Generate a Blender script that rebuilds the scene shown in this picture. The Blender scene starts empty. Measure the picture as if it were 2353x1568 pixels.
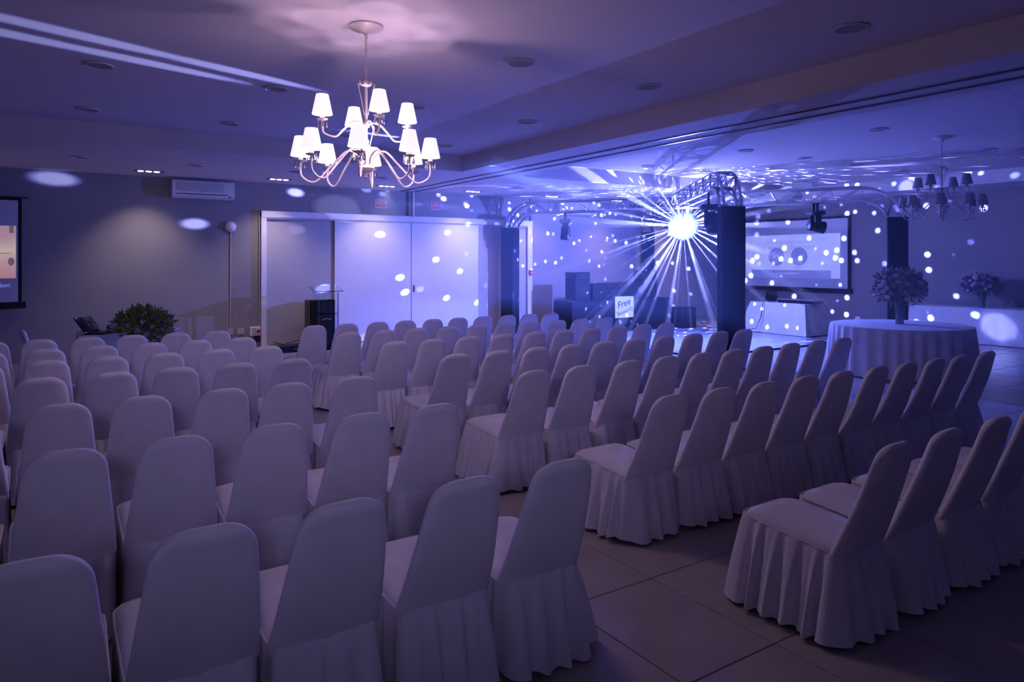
import bpy, math, random
from mathutils import Vector, Matrix
random.seed(7)
PI = math.pi
scene = bpy.context.scene
COL = scene.collection

# ------------------------------------------------------------------ camera
cam_d = bpy.data.cameras.new('camera'); cam = bpy.data.objects.new('camera', cam_d); COL.objects.link(cam)
cam.location = (0, 0, 1.75); cam.rotation_euler = (PI/2, 0, -math.radians(33.34))
cam_d.sensor_width = 36; cam_d.lens = 24.80; cam_d.shift_y = -0.0782
cam_d.clip_start = 0.05; cam_d.clip_end = 100
scene.camera = cam

# ------------------------------------------------------------------ world, exposure
w = bpy.data.worlds.new('world'); scene.world = w; w.use_nodes = True
w.node_tree.nodes['Background'].inputs[0].default_value = (0.02, 0.02, 0.05, 1)
w.node_tree.nodes['Background'].inputs[1].default_value = 0.05
scene.view_settings.view_transform = 'Standard'; scene.view_settings.look = 'None'
scene.view_settings.gamma = 1; scene.view_settings.use_curve_mapping = False
scene.view_settings.exposure = 0.25
cy = scene.cycles
cy.max_bounces = 5; cy.diffuse_bounces = 3; cy.glossy_bounces = 1; cy.transmission_bounces = 5; cy.volume_bounces = 0; cy.transparent_max_bounces = 32
cy.use_light_tree = False
cy.use_adaptive_sampling = True; cy.adaptive_threshold = 0.10; cy.adaptive_min_samples = 20

# light strengths (watts) of the lamps built further down
CHANDELIER_W = 6.2
STEM_FILL_W = 16.0
WALL_SPOT_W = 80.0
BALL_GLOW = 900.0
BALL_DOT = 40000.0
HAZE_DENSITY = 0.11
FILL_W = 240.0
SHAFT_DENSITY = (1.1, .60, .30)

# ------------------------------------------------------------------ light effect ball (lamp of the crystal ball)
BALL = Vector((11.26, 10.51, 2.50))
TARGETS = [  # where single beams of the ball land (room coordinates)
    (2.35, 14.6, 2.46), (4.27, 14.6, 3.16), (6.00, 14.6, 2.33), (7.70, 14.6, 3.20), (8.32, 14.6, 3.06),
    (7.70, 14.6, 2.41), (7.39, 14.6, 1.77), (6.48, 14.6, 1.36), (6.6, 14.6, 1.02), (7.67, 14.6, 0.86),
    (9.20, 14.6, 3.06), (8.50, 14.6, 0.72), (8.03, 14.6, 1.49), (9.2, 14.6, 1.68), (4.80, 14.6, 1.16),
    (4.35, 14.6, 0.09), (0.1, 14.6, 3.18), (1.55, 7.20, 3.59), (0.20, 6.74, 3.59), (-1.0, 6.33, 3.59), (0.75, 7.32, 3.59), (-.45, 6.96, 3.59), (4.03, 9.66, 3.59),
    (17.3, 13.26, 2.87), (17.3, 12.21, 2.84), (17.3, 10.5, 2.98), (17.3, 13.25, 1.86), (17.3, 13.41, 1.75),
    (17.3, 12.12, 1.75), (17.3, 11.81, 1.81), (17.3, 10.77, 1.82), (17.3, 10.60, 1.75), (17.3, 8.5, 1.90),
    (17.3, 8.47, 1.54), (17.3, 10.5, 0.8), (17.3, 13.67, 1.15), (16.4, 7.9, 0.45), (13.6, 14.6, 1.6), (14.6, 14.6, 1.7), (17.3, 6.4, 1.85),
]
SHAFTS = [7.6*k+(2.3 if k % 3 else -1.7)+(1.4 if k % 5 == 0 else 0) for k in range(47)]
SHAFT_SHARE = 0.46
SHAFT_DIR = []
_rb = random.Random(11)
for _deg in SHAFTS:
    _a = math.radians(_deg); _f = _rb.uniform(-.30, .55) if _deg > 180 else _rb.uniform(-.9, .3)
    _v = (Vector((.8354, -.5496, 0))*math.cos(_a)+Vector((0, 0, 1))*math.sin(_a)+Vector((.5496, .8354, 0))*_f).normalized()
    SHAFT_DIR.append((_v, _rb.choice((.014, .018, .025, .034, .048))))
def ball_light():
    L = bpy.data.lights.new('effect_ball_light', 'POINT'); L.energy = 1.0; L.shadow_soft_size = 0.0
    L.color = (1, 1, 1)
    o = bpy.data.objects.new('effect_ball_light', L); o.location = BALL; COL.objects.link(o)
    L.use_nodes = True; nt = L.node_tree; nt.nodes.clear()
    N = nt.nodes.new; K = nt.links.new
    geo = N('ShaderNodeNewGeometry'); d = geo.outputs['Incoming']
    out = N('ShaderNodeOutputLight'); em = N('ShaderNodeEmission')
    def m(op, a, b=None, c=None):
        n = N('ShaderNodeMath'); n.operation = op
        for i, v in enumerate((a, b, c)):
            if v is None: continue
            if isinstance(v, (int, float)): n.inputs[i].default_value = v
            else: K(v, n.inputs[i])
        return n.outputs[0]
    def ramp(v, lo, hi, a, b):
        n = N('ShaderNodeMapRange'); n.interpolation_type = 'SMOOTHSTEP'
        K(v, n.inputs[0]); n.inputs[1].default_value = lo; n.inputs[2].default_value = hi
        n.inputs[3].default_value = a; n.inputs[4].default_value = b
        return n.outputs[0]
    # single beams
    cur = None
    for t in TARGETS:
        v = (Vector(t)-BALL).normalized()
        n = N('ShaderNodeVectorMath'); n.operation = 'DISTANCE'; K(d, n.inputs[0]); n.inputs[1].default_value = BEAM_SIGN*v
        cur = n.outputs['Value'] if cur is None else m('MINIMUM', cur, n.outputs['Value'])
    beams = ramp(cur, 0.006, 0.014, 1.0, 0.0)
    # the lens facets of the ball: cells over the sphere of directions
    def cells(scale, rad, w0):
        vo = N('ShaderNodeTexVoronoi'); vo.voronoi_dimensions = '3D'; vo.feature = 'F1'
        vo.inputs['Scale'].default_value = scale; vo.inputs['Randomness'].default_value = 0.85
        mp = N('ShaderNodeMapping'); mp.inputs['Location'].default_value = (w0, w0*.37, -w0*.7); K(d, mp.inputs[0]); K(mp.outputs[0], vo.inputs['Vector'])
        return ramp(vo.outputs['Distance'], rad*.55, rad, 1.0, 0.0), vo
    c1, v1 = cells(15.0, 0.22, 3.1)
    sep = N('ShaderNodeSeparateColor'); K(v1.outputs['Color'], sep.inputs[0])
    c1 = m('MULTIPLY', c1, m('MULTIPLY_ADD', sep.outputs[0], 0.9, 0.1))
    # the field of lenses looks to the dance floor side, ceiling, far corner: fades towards the seats
    dt = N('ShaderNodeVectorMath'); dt.operation = 'DOT_PRODUCT'; K(d, dt.inputs[0]); dt.inputs[1].default_value = BEAM_SIGN*Vector((0.72, 0.62, 0.25)).normalized()
    field = ramp(dt.outputs['Value'], 0.0, 0.22, 0.0, 1.0)
    c1 = m('MULTIPLY', c1, field)
    c3, v3 = cells(19.0, 0.24, 5.3)      # the upper ring of small lenses throws its dots on the ceiling
    sz0 = N('ShaderNodeSeparateXYZ'); K(d, sz0.inputs[0])
    c3 = m('MULTIPLY', m('MULTIPLY', c3, ramp(sz0.outputs[2], .07, .14, 0.0, .45)), ramp(dt.outputs['Value'], -0.45, -0.15, 0.0, 1.0))
    c1 = m('MAXIMUM', c1, c3)
    # broad shafts that fan out round the ball
    cur = None
    for k, deg in enumerate(SHAFTS):
        v, wid = SHAFT_DIR[k]
        n = N('ShaderNodeVectorMath'); n.operation = 'DISTANCE'; K(d, n.inputs[0]); n.inputs[1].default_value = BEAM_SIGN*v
        e_ = m('MULTIPLY', n.outputs['Value'], .026/wid)
        cur = e_ if cur is None else m('MINIMUM', cur, e_)
    c2 = m('MULTIPLY', ramp(cur, 0.016, 0.028, 1.0, 0.0), SHAFT_SHARE)
    dots = m('MAXIMUM', m('MAXIMUM', beams, c1), c2)
    # broad spill
    ds = N('ShaderNodeVectorMath'); ds.operation = 'DOT_PRODUCT'; K(d, ds.inputs[0]); ds.inputs[1].default_value = Vector((-0.85, 0.12, -0.45)).normalized()
    sz = N('ShaderNodeSeparateXYZ'); K(d, sz.inputs[0]); up = ramp(sz.outputs[2], .05, .40, 1.0, .25)      # spill dimmed upwards to keep the ceiling darker
    lean = N('ShaderNodeMapRange'); K(ds.outputs['Value'], lean.inputs[0]); lean.inputs[1].default_value = -1; lean.inputs[2].default_value = 1; lean.inputs[3].default_value = .45; lean.inputs[4].default_value = 2.7
    total = m('MULTIPLY_ADD', dots, BALL_DOT, m('MULTIPLY', m('MULTIPLY', lean.outputs[0], BALL_GLOW), up))
    mixc = N('ShaderNodeMix'); mixc.data_type = 'RGBA'
    K(dots, mixc.inputs['Factor'])
    mixc.inputs['A'].default_value = (0.10, 0.15, 1.0, 1); mixc.inputs['B'].default_value = (0.32, 0.38, 1.0, 1)
    K(mixc.outputs['Result'], em.inputs['Color']); K(total, em.inputs['Strength']); K(em.outputs[0], out.inputs[0])
    return o
BEAM_SIGN = 1.0
ball_light()

# ------------------------------------------------------------------ materials
MATS = {}
def mat(name, col, rough=0.6, metal=0.0, emit=None, es=0.0, vary=0.06, nscale=6.0, bump=0.0, bscale=200.0, trans=0.0, alpha=1.0, spec=0.5, ior=1.45):
    if name in MATS: return MATS[name]
    m = bpy.data.materials.new(name); m.use_nodes = True; nt = m.node_tree
    b = nt.nodes['Principled BSDF']
    N = nt.nodes.new; K = nt.links.new
    tc = N('ShaderNodeTexCoord')
    no = N('ShaderNodeTexNoise'); no.inputs['Scale'].default_value = nscale; no.inputs['Detail'].default_value = 1
    K(tc.outputs['Object'], no.inputs['Vector'])
    mr = N('ShaderNodeMapRange'); K(no.outputs[0], mr.inputs[0]); mr.inputs[1].default_value = .3; mr.inputs[2].default_value = .7
    mr.inputs[3].default_value = 1-vary; mr.inputs[4].default_value = 1+vary
    mx = N('ShaderNodeMix'); mx.data_type = 'RGBA'; mx.blend_type = 'MULTIPLY'; mx.inputs['Factor'].default_value = 1
    mx.inputs['A'].default_value = (*col, 1); K(mr.outputs[0], mx.inputs['B']); K(mx.outputs['Result'], b.inputs['Base Color'])
    b.inputs['Roughness'].default_value = rough; b.inputs['Metallic'].default_value = metal
    b.inputs['Specular IOR Level'].default_value = spec; b.inputs['IOR'].default_value = ior
    if trans: b.inputs['Transmission Weight'].default_value = trans
    if alpha < 1: b.inputs['Alpha'].default_value = alpha
    if emit: b.inputs['Emission Color'].default_value = (*emit, 1); b.inputs['Emission Strength'].default_value = es
    if bump:
        n2 = N('ShaderNodeTexNoise'); n2.inputs['Scale'].default_value = bscale; n2.inputs['Detail'].default_value = 2; K(tc.outputs['Object'], n2.inputs['Vector'])
        bu = N('ShaderNodeBump'); bu.inputs['Strength'].default_value = bump; bu.inputs['Distance'].default_value = 0.01
        K(n2.outputs[0], bu.inputs['Height']); K(bu.outputs[0], b.inputs['Normal'])
    if emit: m.cycles.emission_sampling = 'NONE'      # small glowing faces: their light comes from the lamps
    MATS[name] = m
    return m
M_WALL = mat('wall_paint', (.28, .258, .266), .85, vary=.03, nscale=1.5)
M_CEIL = mat('ceiling_paint', (.66, .60, .64), .9, vary=.02, nscale=1.0)
M_TILE = mat('floor_tile', (.43, .38, .36), .22, vary=.05, nscale=3)
M_GROUT = mat('grout', (.05, .045, .05), .9)
M_COVER = mat('chair_cover', (.78, .75, .79), .9, vary=.03, nscale=9, spec=.15)
M_LEG = mat('black_plastic', (.015, .015, .017), .45)
M_WHITE = mat('white_paint', (.78, .76, .80), .45, vary=.02)
M_PANEL = mat('white_laminate', (.80, .78, .80), .38, vary=.02)
M_SIDEPANEL = mat('grey_laminate', (.46, .43, .44), .6, vary=.03)
M_DARK = mat('dark_metal', (.03, .03, .035), .4, metal=.3)
M_BLACK = mat('black_cloth', (.012, .012, .016), .85, bump=.1)
M_BLACKGLOSS = mat('black_gloss', (.01, .01, .012), .15)
M_ALU = mat('aluminium_tube', (.72, .72, .76), .25, metal=1.0, vary=.04)
M_GRILLE = mat('speaker_grille', (.30, .29, .32), .7, bump=.2, bscale=400)
M_RIM = mat('speaker_rim', (.55, .52, .55), .5)
M_LINEN = mat('table_linen', (.74, .72, .76), .75, bump=.1, bscale=300, spec=.2)
M_AC = mat('ac_plastic', (.70, .67, .66), .4, vary=.02)
M_ACGRILLE = mat('ac_grille', (.36, .35, .37), .6)
M_RED = mat('sign_red', (.55, .03, .06), .5)
M_PALEBORDER = mat('sign_white', (.8, .72, .74), .5)
M_CHAND = mat('chandelier_enamel', (.72, .62, .62), .3, vary=.04)
M_CRYSTAL = mat('crystal', (.95, .95, 1), .03, trans=1.0, ior=1.5)
M_ACRYL = mat('acrylic', (.92, .94, 1.0), .02, trans=1.0, ior=1.12)
M_SHADE_ON = mat('lit_shade', (.62, .55, .54), .8, emit=(1.0, .82, .81), es=.90)
M_SHADE_OFF = mat('unlit_shade', (.42, .38, .42), .8)
M_BULB = mat('lamp_bulb_lit', (1, .9, .85), .4, emit=(1.0, .74, .66), es=14)
M_BULB_OFF = mat('lamp_bulb_unlit', (.6, .6, .62), .2)
M_SPOTLIT = mat('spot_bulb_lit', (1, .9, .85), .4, emit=(1.0, .82, .74), es=9)
M_SCREEN = mat('screen_cloth', (.62, .60, .66), .8, vary=.01)
M_VASE = mat('vase_glass', (.35, .42, .55), .05, trans=.6)
M_STEM = mat('stem_green', (.10, .16, .06), .7)
M_LEAF = mat('leaf_green', (.16, .22, .07), .6, vary=.3, nscale=30)
M_GREY = mat('grey_plastic', (.45, .44, .47), .4)

# ------------------------------------------------------------------ mesh tools
class MB:
    def __init__(s): s.v = []; s.f = []
    def add(s, vs, fs):
        o = len(s.v); s.v += [tuple(p) for p in vs]; s.f += [tuple(i+o for i in f) for f in fs]; return s
    def box(s, x0, x1, y0, y1, z0, z1):
        return s.add([(x0,y0,z0),(x1,y0,z0),(x1,y1,z0),(x0,y1,z0),(x0,y0,z1),(x1,y0,z1),(x1,y1,z1),(x0,y1,z1)],
                     [(0,3,2,1),(4,5,6,7),(0,1,5,4),(1,2,6,5),(2,3,7,6),(3,0,4,7)])
    def bbox(s, x0, x1, y0, y1, z0, z1, b=.01):   # box with chamfered edges
        vs = []; 
        for z, i in ((z0, b), (z0+b, 0), (z1-b, 0), (z1, b)):
            X0, X1, Y0, Y1 = x0+i, x1-i, y0+i, y1-i; c = b*.8
            vs += [(X0+c,Y0,z),(X1-c,Y0,z),(X1,Y0+c,z),(X1,Y1-c,z),(X1-c,Y1,z),(X0+c,Y1,z),(X0,Y1-c,z),(X0,Y0+c,z)]
        fs = [tuple(reversed(range(8))), tuple(range(24, 32))]
        for r in range(3):
            for i in range(8):
                j = (i+1) % 8; fs.append((r*8+i, r*8+j, r*8+8+j, r*8+8+i))
        return s.add(vs, fs)
    def rings(s, rings, cap0=True, cap1=True):
        n = len(rings[0]); vs = [p for r in rings for p in r]; fs = []
        for k in range(len(rings)-1):
            for i in range(n):
                j = (i+1) % n; fs.append((k*n+i, k*n+j, (k+1)*n+j, (k+1)*n+i))
        if cap0: fs.append(tuple(reversed(range(n))))
        if cap1: fs.append(tuple(range((len(rings)-1)*n, len(rings)*n)))
        return s.add(vs, fs)
    def lathe(s, prof, n=24, c=(0,0,0), cap0=True, cap1=True):
        return s.rings([[(c[0]+r*math.cos(2*PI*i/n), c[1]+r*math.sin(2*PI*i/n), c[2]+z) for i in range(n)] for r, z in prof], cap0, cap1)
    def tube(s, pts, r, n=8, closed=False):
        pts = [Vector(p) for p in pts]; rs = []
        up = Vector((0, 0, 1))
        prev = None
        for i, p in enumerate(pts):
            if closed: t = pts[(i+1) % len(pts)]-pts[i-1]
            else: t = pts[min(i+1, len(pts)-1)]-pts[max(i-1, 0)]
            t.normalize()
            if prev is None:
                a = up if abs(t.z) < .9 else Vector((1, 0, 0)); u = t.cross(a).normalized()
            else:
                u = prev-t*prev.dot(t); u.normalize()
            prev = u; v = t.cross(u)
            rr = r[i] if isinstance(r, (list, tuple)) else r
            rs.append([p+u*(rr*math.cos(2*PI*k/n))+v*(rr*math.sin(2*PI*k/n)) for k in range(n)])
        if closed: rs.append(rs[0]); return s.rings(rs, False, False)
        return s.rings(rs)
    def sphere(s, c, r, n=12, m=8, sz=1.0):
        return s.lathe([(max(r*math.sin(PI*k/m), 1e-4), -r*sz*math.cos(PI*k/m)) for k in range(m+1)], n, c)
    def mesh(s, name, m, smooth=True, angle=40):
        me = bpy.data.meshes.new(name); me.from_pydata(s.v, [], s.f); me.validate(); 
        me.materials.append(m)
        if smooth:
            me.shade_smooth()
            try: me.set_sharp_from_angle(angle=math.radians(angle))
            except Exception: pass
        return me
def link(name, me, parent=None, loc=(0,0,0), rot=(0,0,0)):
    o = bpy.data.objects.new(name, me); COL.objects.link(o); o.parent = parent; o.location = loc; o.rotation_euler = rot; return o
def part(name, mb, m, parent=None, smooth=True, loc=(0,0,0), rot=(0,0,0), label=None, angle=40):
    o = link(name, mb.mesh(name, m, smooth, angle), parent, loc, rot)
    if label: o['label'] = label
    return o
def thing(name, label, cat, loc=(0,0,0), rz=0, group=None):
    o = bpy.data.objects.new(name, None); COL.objects.link(o); o.location = loc; o.rotation_euler = (0,0,rz); o.empty_display_size = .1
    return tag(o, label, cat, group)
def tag(o, label, cat, group=None):
    o['label'] = label; o['category'] = cat
    if group: o['group'] = group
    return o
def struct(o, label=None):
    o['kind'] = 'structure'
    if label: o['label'] = label
    return o
def copy_tree(o, parent=None, swap=None):
    c = o.copy(); COL.objects.link(c); c.parent = parent
    if swap and c.type == 'MESH' and c.data.name in swap: c.data = swap[c.data.name]
    for ch in list(o.children): copy_tree(ch, c, swap)
    return c
def text_mesh(txt, size, m, extrude=.001, shear=0.0, align='CENTER'):
    cu = bpy.data.curves.new('lettering', 'FONT'); cu.body = txt; cu.size = size; cu.align_x = align; cu.align_y = 'CENTER'
    cu.extrude = extrude; cu.shear = shear
    t = bpy.data.objects.new('lettering_tmp', cu); COL.objects.link(t); bpy.context.view_layer.update()
    dg = bpy.context.evaluated_depsgraph_get(); me = bpy.data.meshes.new_from_object(t.evaluated_get(dg))
    bpy.data.objects.remove(t); me.materials.clear(); me.materials.append(m); return me
ORD = ['first', 'second', 'third', 'fourth', 'fifth', 'sixth', 'seventh', 'eighth', 'ninth', 'tenth', 'eleventh']

# ------------------------------------------------------------------ room shell
RX0, RX1, RY0, RY1, ZL, ZT = -4.5, 17.3, -3.5, 14.6, 3.32, 3.59
def quad(mb, a, b, c, d): mb.add([a, b, c, d], [(0, 1, 2, 3)])
q = MB().box(RX0, RX1, RY1, RY1+.15, 0, ZL); struct(part('wall_left', q, M_WALL, smooth=False), 'long beige wall with the sliding doors')
q = MB().box(RX1, RX1+.15, RY0, RY1, 0, ZL); struct(part('wall_far', q, M_WALL, smooth=False), 'end wall behind the dance floor')
q = MB().box(RX0-.15, RX0, RY0, RY1, 0, ZT); struct(part('wall_near', q, M_WALL, smooth=False), 'wall beside the left seating block')
q = MB().box(RX0, RX1, RY0-.15, RY0, 0, ZT); struct(part('wall_rear', q, M_WALL, smooth=False), 'wall behind the camera')
# ceiling with two raised trays and the partition beam between them
c = MB()
TR = [(-3.2, 6.07), (7.22, 15.9)]; TY0, TY1 = -2.6, 10.85
xs = [RX0, TR[0][0], TR[0][1], TR[1][0], TR[1][1], RX1]
for i in range(5):
    if i in (1, 3):
        c.box(xs[i], xs[i+1], TY1, RY1, ZL, ZL+.1); c.box(xs[i], xs[i+1], RY0, TY0, ZL, ZL+.1)
        c.box(xs[i], xs[i+1], TY0, TY1, ZT, ZT+.1)
        c.box(xs[i]-.02, xs[i]+.006, TY0, TY1, ZL+.0015, ZT+.1); c.box(xs[i+1]-.006, xs[i+1]+.02, TY0, TY1, ZL+.0015, ZT+.1)
        c.box(xs[i], xs[i+1], TY1-.006, TY1+.02, ZL+.0015, ZT+.1); c.box(xs[i], xs[i+1], TY0-.02, TY0+.006, ZL+.0015, ZT+.1)
    else: c.box(xs[i], xs[i+1], RY0, RY1, ZL, ZL+.1)
struct(part('ceiling', c, M_CEIL, smooth=False), 'white ceiling with raised trays')
for k, x in enumerate((6.62, 6.93)):
    struct(part('trim_%d' % (k+1), MB().box(x-.022, x+.022, RY0, RY1-.02, ZL-.012, ZL-.0005), M_DARK, smooth=False), 'dark partition track across the ceiling')
# floor: dark joint bed with single tiles
floor = struct(part('floor', MB().box(RX0, RX1, RY0, RY1, -.06, -.010), M_GROUT, smooth=False), 'pale tiled floor with dark joints')
PX, PY, GX, GY = .585, .793, 2.78, 2.035
tile_me = MB().bbox(-PX/2+.003, PX/2-.003, -PY/2+.003, PY/2-.003, -.010, 0, .0025).mesh('tile', M_TILE, False)
tiles = []
for i in range(-13, 26):
    for j in range(-8, 17):
        x = GX+PX*(i+.5); y = GY+PY*(j+.5)
        if x-PX/2 < RX0-.3 or x+PX/2 > RX1+.3 or y-PY/2 < RY0-.3 or y+PY/2 > RY1+.3: continue
        x0, x1, y0, y1 = max(x-PX/2, RX0), min(x+PX/2, RX1), max(y-PY/2, RY0), min(y+PY/2, RY1)
        dep = .5496*x+.8354*y; lat = .8354*x-.5496*y
        vis = dep > .9 and abs(lat/dep) < .78 and (1.75/dep) < .62
        full = x1-x0 > PX-.01 and y1-y0 > PY-.01
        tiles.append(((0 if (vis and full) else 1), dep*dep+lat*lat, x, y, x0, x1, y0, y1))
tiles.sort()
rest = MB()
for k, (a, b_, x, y, x0, x1, y0, y1) in enumerate(tiles):
    if k < 290 and a == 0: link('tile', tile_me, floor, (x, y, 0))
    elif x1-x0 > .05 and y1-y0 > .05: rest.bbox(x0+.003, x1-.003, y0+.003, y1-.003, -.010, 0, .0025)
o = part('tile_field', rest, M_TILE, floor, smooth=False); o['kind'] = 'stuff'

# ------------------------------------------------------------------ sliding doors in the long wall
WY = RY1
door = struct(thing('door_1', 'wide white framed opening with sliding panels', 'door', (0, WY, 0))); del door['category']
part('door_frame', MB().box(3.56, 3.66, -.09, 0, 0, 2.75), M_WHITE, door, False)
part('door_frame', MB().box(10.02, 10.16, -.09, 0, 0, 2.75), M_WHITE, door, False)
part('door_frame', MB().box(3.56, 10.16, -.10, 0, 2.63, 2.755), M_WHITE, door, False)
part('side_panel', MB().box(3.66, 5.07, -.025, 0, 0, 2.62), M_SIDEPANEL, door, False, label='grey fixed panel at the left of the doors')
part('side_panel', MB().box(8.59, 10.02, -.025, 0, 0, 2.62), M_SIDEPANEL, door, False, label='grey fixed panel at the right of the doors')
p1 = part('door_panel', MB().box(5.07, 6.83, -.075, -.03, .015, 2.62), M_PANEL, door, False)
p2 = part('door_panel', MB().box(6.85, 8.59, -.075, -.03, .015, 2.62), M_PANEL, door, False)
part('handle', MB().bbox(6.88, 6.925, -.085, -.07, 1.05, 1.20, .004), M_DARK, p2, label='dark recessed pull')
part('top_rail', MB().box(3.66, 10.02, -.085, -.02, 2.60, 2.64), M_SIDEPANEL, door, False)
struct(part('trim_3', MB().box(6.80, 6.90, WY-.06, WY, 2.76, ZL), M_SIDEPANEL, smooth=False), 'partition jamb above the doors')
struct(part('trim_4', MB().box(6.87, 6.90, WY-.11, WY-.06, 2.72, ZL), M_WHITE, smooth=False), 'white edge strip of the partition jamb')

# ------------------------------------------------------------------ things on the long wall
def air_con(x0, x1, z0, z1, label):
    t = thing('air_conditioner', label, 'air conditioner', ((x0+x1)/2, WY, z0), 0, 'wall air conditioners')
    w_, h_ = (x1-x0)/2, z1-z0
    prof = [(0, 0.02), (-.10, 0), (-.185, .03), (-.205, .10), (-.20, h_-.05), (-.17, h_), (0, h_)]
    mb = MB(); mb.rings([[(x, y, z) for y, z in prof] for x in (-w_, -w_+.02, w_-.02, w_)]); part('housing', mb, M_AC, t, True, angle=30)
    g = part('intake_grille', MB().box(-w_+.08, w_-.2, -.213, -.203, h_*.40, h_*.88), M_ACGRILLE, t, False)
    for k in range(8): part('slat', MB().box(-w_+.08, w_-.2, -.217, -.211, h_*.43+k*.021, h_*.43+k*.021+.008), M_AC, g, False)
    part('outlet_slot', MB().box(-w_+.07, w_-.14, -.209, -.199, h_*.22, h_*.26), M_DARK, t, False)
    part('louvre', MB().box(-w_+.07, w_-.14, -.214, -.2, h_*.10, h_*.21), M_AC, t, False)
    part('indicator', MB().bbox(w_-.11, w_-.07, -.212, -.2, h_*.12, h_*.17, .003), M_DARK, t)
air_con(1.93, 3.03, 2.93, 3.27, 'white split air conditioner high on the wall left of the doors')
air_con(10.93, 12.19, 2.94, 3.29, 'white split air conditioner behind the truss right of the doors')
def exit_sign(x, z, label):
    t = thing('exit_sign', label, 'sign', (x, WY-.006, z), 0, 'exit signs over the doors')
    part('board', MB().box(-.135, .135, -.006, .006, -.09, .09), M_PALEBORDER, t, False)
    part('red_field', MB().box(-.122, .122, -.010, -.005, -.078, .078), M_RED, t, False)
    o = link('lettering', text_mesh('SAÍDA', .098, M_PALEBORDER), t, (0, -.012, .018), (PI/2, 0, 0)); o['label'] = 'white letters'
    o = link('lettering', text_mesh('DE EMERGÊNCIA', .030, M_PALEBORDER), t, (0, -.012, -.052), (PI/2, 0, 0)); o['label'] = 'small white letters'
exit_sign(6.13, 3.01, 'red exit sign left of the partition jamb')
exit_sign(7.50, 3.02, 'red exit sign right of the partition jamb')
t = thing('wall_siren', 'round white dome on the wall with a cable conduit below', 'alarm', (2.99, WY, 2.42))
mb = MB(); mb.rings([[(r*math.cos(2*PI*i/28), -y, r*math.sin(2*PI*i/28)) for i in range(28)] for r, y in ((.105, 0), (.105, .03), (.098, .05), (.075, .075), (.04, .09), (.005, .095))]); part('dome', mb, M_WHITE, t)
part('conduit', MB().tube([(0, -.012, -.10), (0, -.012, -2.0)], .011, 8), M_SIDEPANEL, t)
def socket(x, z, w_, h_, label, nm='wall_socket', cat='socket'):
    t = thing(nm, label, cat, (x, WY, z))
    part('plate', MB().bbox(-w_/2, w_/2, -.02, 0, -h_/2, h_/2, .004), M_SIDEPANEL, t)
    part('socket_face', MB().bbox(-.012, .012, -.026, -.015, -.03, .03, .003), M_GREY, t)
socket(2.98, .36, .12, .12, 'small wall plate below the conduit')
socket(3.18, .36, .13, .12, 'single switch plate between conduit and power box')
t = thing('power_box', 'grey power box with a red round outlet beside the door frame', 'power box', (3.45, WY, .35))
part('housing', MB().bbox(-.10, .10, -.07, 0, -.09, .09, .008), M_WHITE, t)
part('breaker', MB().bbox(-.065, .01, -.085, -.065, -.07, .07, .005), M_GREY, t)
mb = MB(); mb.rings([[(.055+r*math.cos(2*PI*i/20), -y, r*math.sin(2*PI*i/20)) for i in range(20)] for r, y in ((.036, .06), (.036, .09), (.03, .1), (.018, .1), (.016, .085))]); part('red_outlet', mb, M_RED, t, label='round red outlet')
part('lower_box', MB().bbox(-.02, .09, -.05, 0, -.22, -.11, .005), M_DARK, t)
part('conduit', MB().tube([(.085, -.02, .09), (.085, -.02, 2.38), (.07, -.02, 2.41)], .014, 8), M_SIDEPANEL, t)
t = thing('cable_conduit', 'thin conduit above the right end of the door frame', 'conduit', (10.14, WY, 2.76))
part('pipe', MB().tube([(0, -.015, 0), (0, -.015, .55)], .013, 8), M_DARK, t)
t = thing('fire_alarm', 'small red alarm button on the right door jamb', 'alarm', (10.10, WY-.09, 1.46))
part('housing', MB().bbox(-.05, .05, -.05, 0, -.06, .06, .006), M_RED, t); part('button', MB().bbox(-.02, .02, -.058, -.045, -.02, .02, .004), M_PALEBORDER, t)

# ------------------------------------------------------------------ ceiling speakers
sp_rim = MB().lathe([(.118, 0), (.128, -.004), (.126, -.014), (.112, -.016), (.108, -.006)], 32, cap0=False, cap1=False).mesh('rim', M_RIM)
sp_gr = MB().lathe([(.11, -.003), (.108, -.010), (.05, -.013), (.001, -.013)], 32, cap0=False).mesh('grille', M_GRILLE)
def speaker(x, y, z, label):
    t = thing('ceiling_speaker', label, 'speaker', (x, y, z), 0, 'round ceiling speakers')
    link('rim', sp_rim, t); link('grille', sp_gr, t)
rows = {12.45: 'border row by the doors', 9.95: 'deepest tray row', 7.65: 'second deepest tray row', 5.41: 'chandelier row', 3.17: 'nearest row'}
for k, x in enumerate((.40, 2.03, 3.66, 5.28)):
    for y, wd in rows.items():
        if (x < 3 and y < 6) or (k == 2 and y < 5): continue
        speaker(x, y, ZL if y > 11 else ZT, 'round ceiling speaker, left half of hall, %s column from left, %s' % (ORD[k], wd))
for k, x in enumerate((9.68, 11.3, 12.93, 14.55)):
    for y, wd in rows.items():
        if y < 5 or (k == 1 and y < 6): continue
        speaker(x, y, ZL if y > 11 else ZT, 'round ceiling speaker, dance floor half, %s column from left, %s' % (ORD[k], wd))
speaker(8.42, 12.5, ZL, 'round ceiling speaker in the border just right of the partition track')

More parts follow.
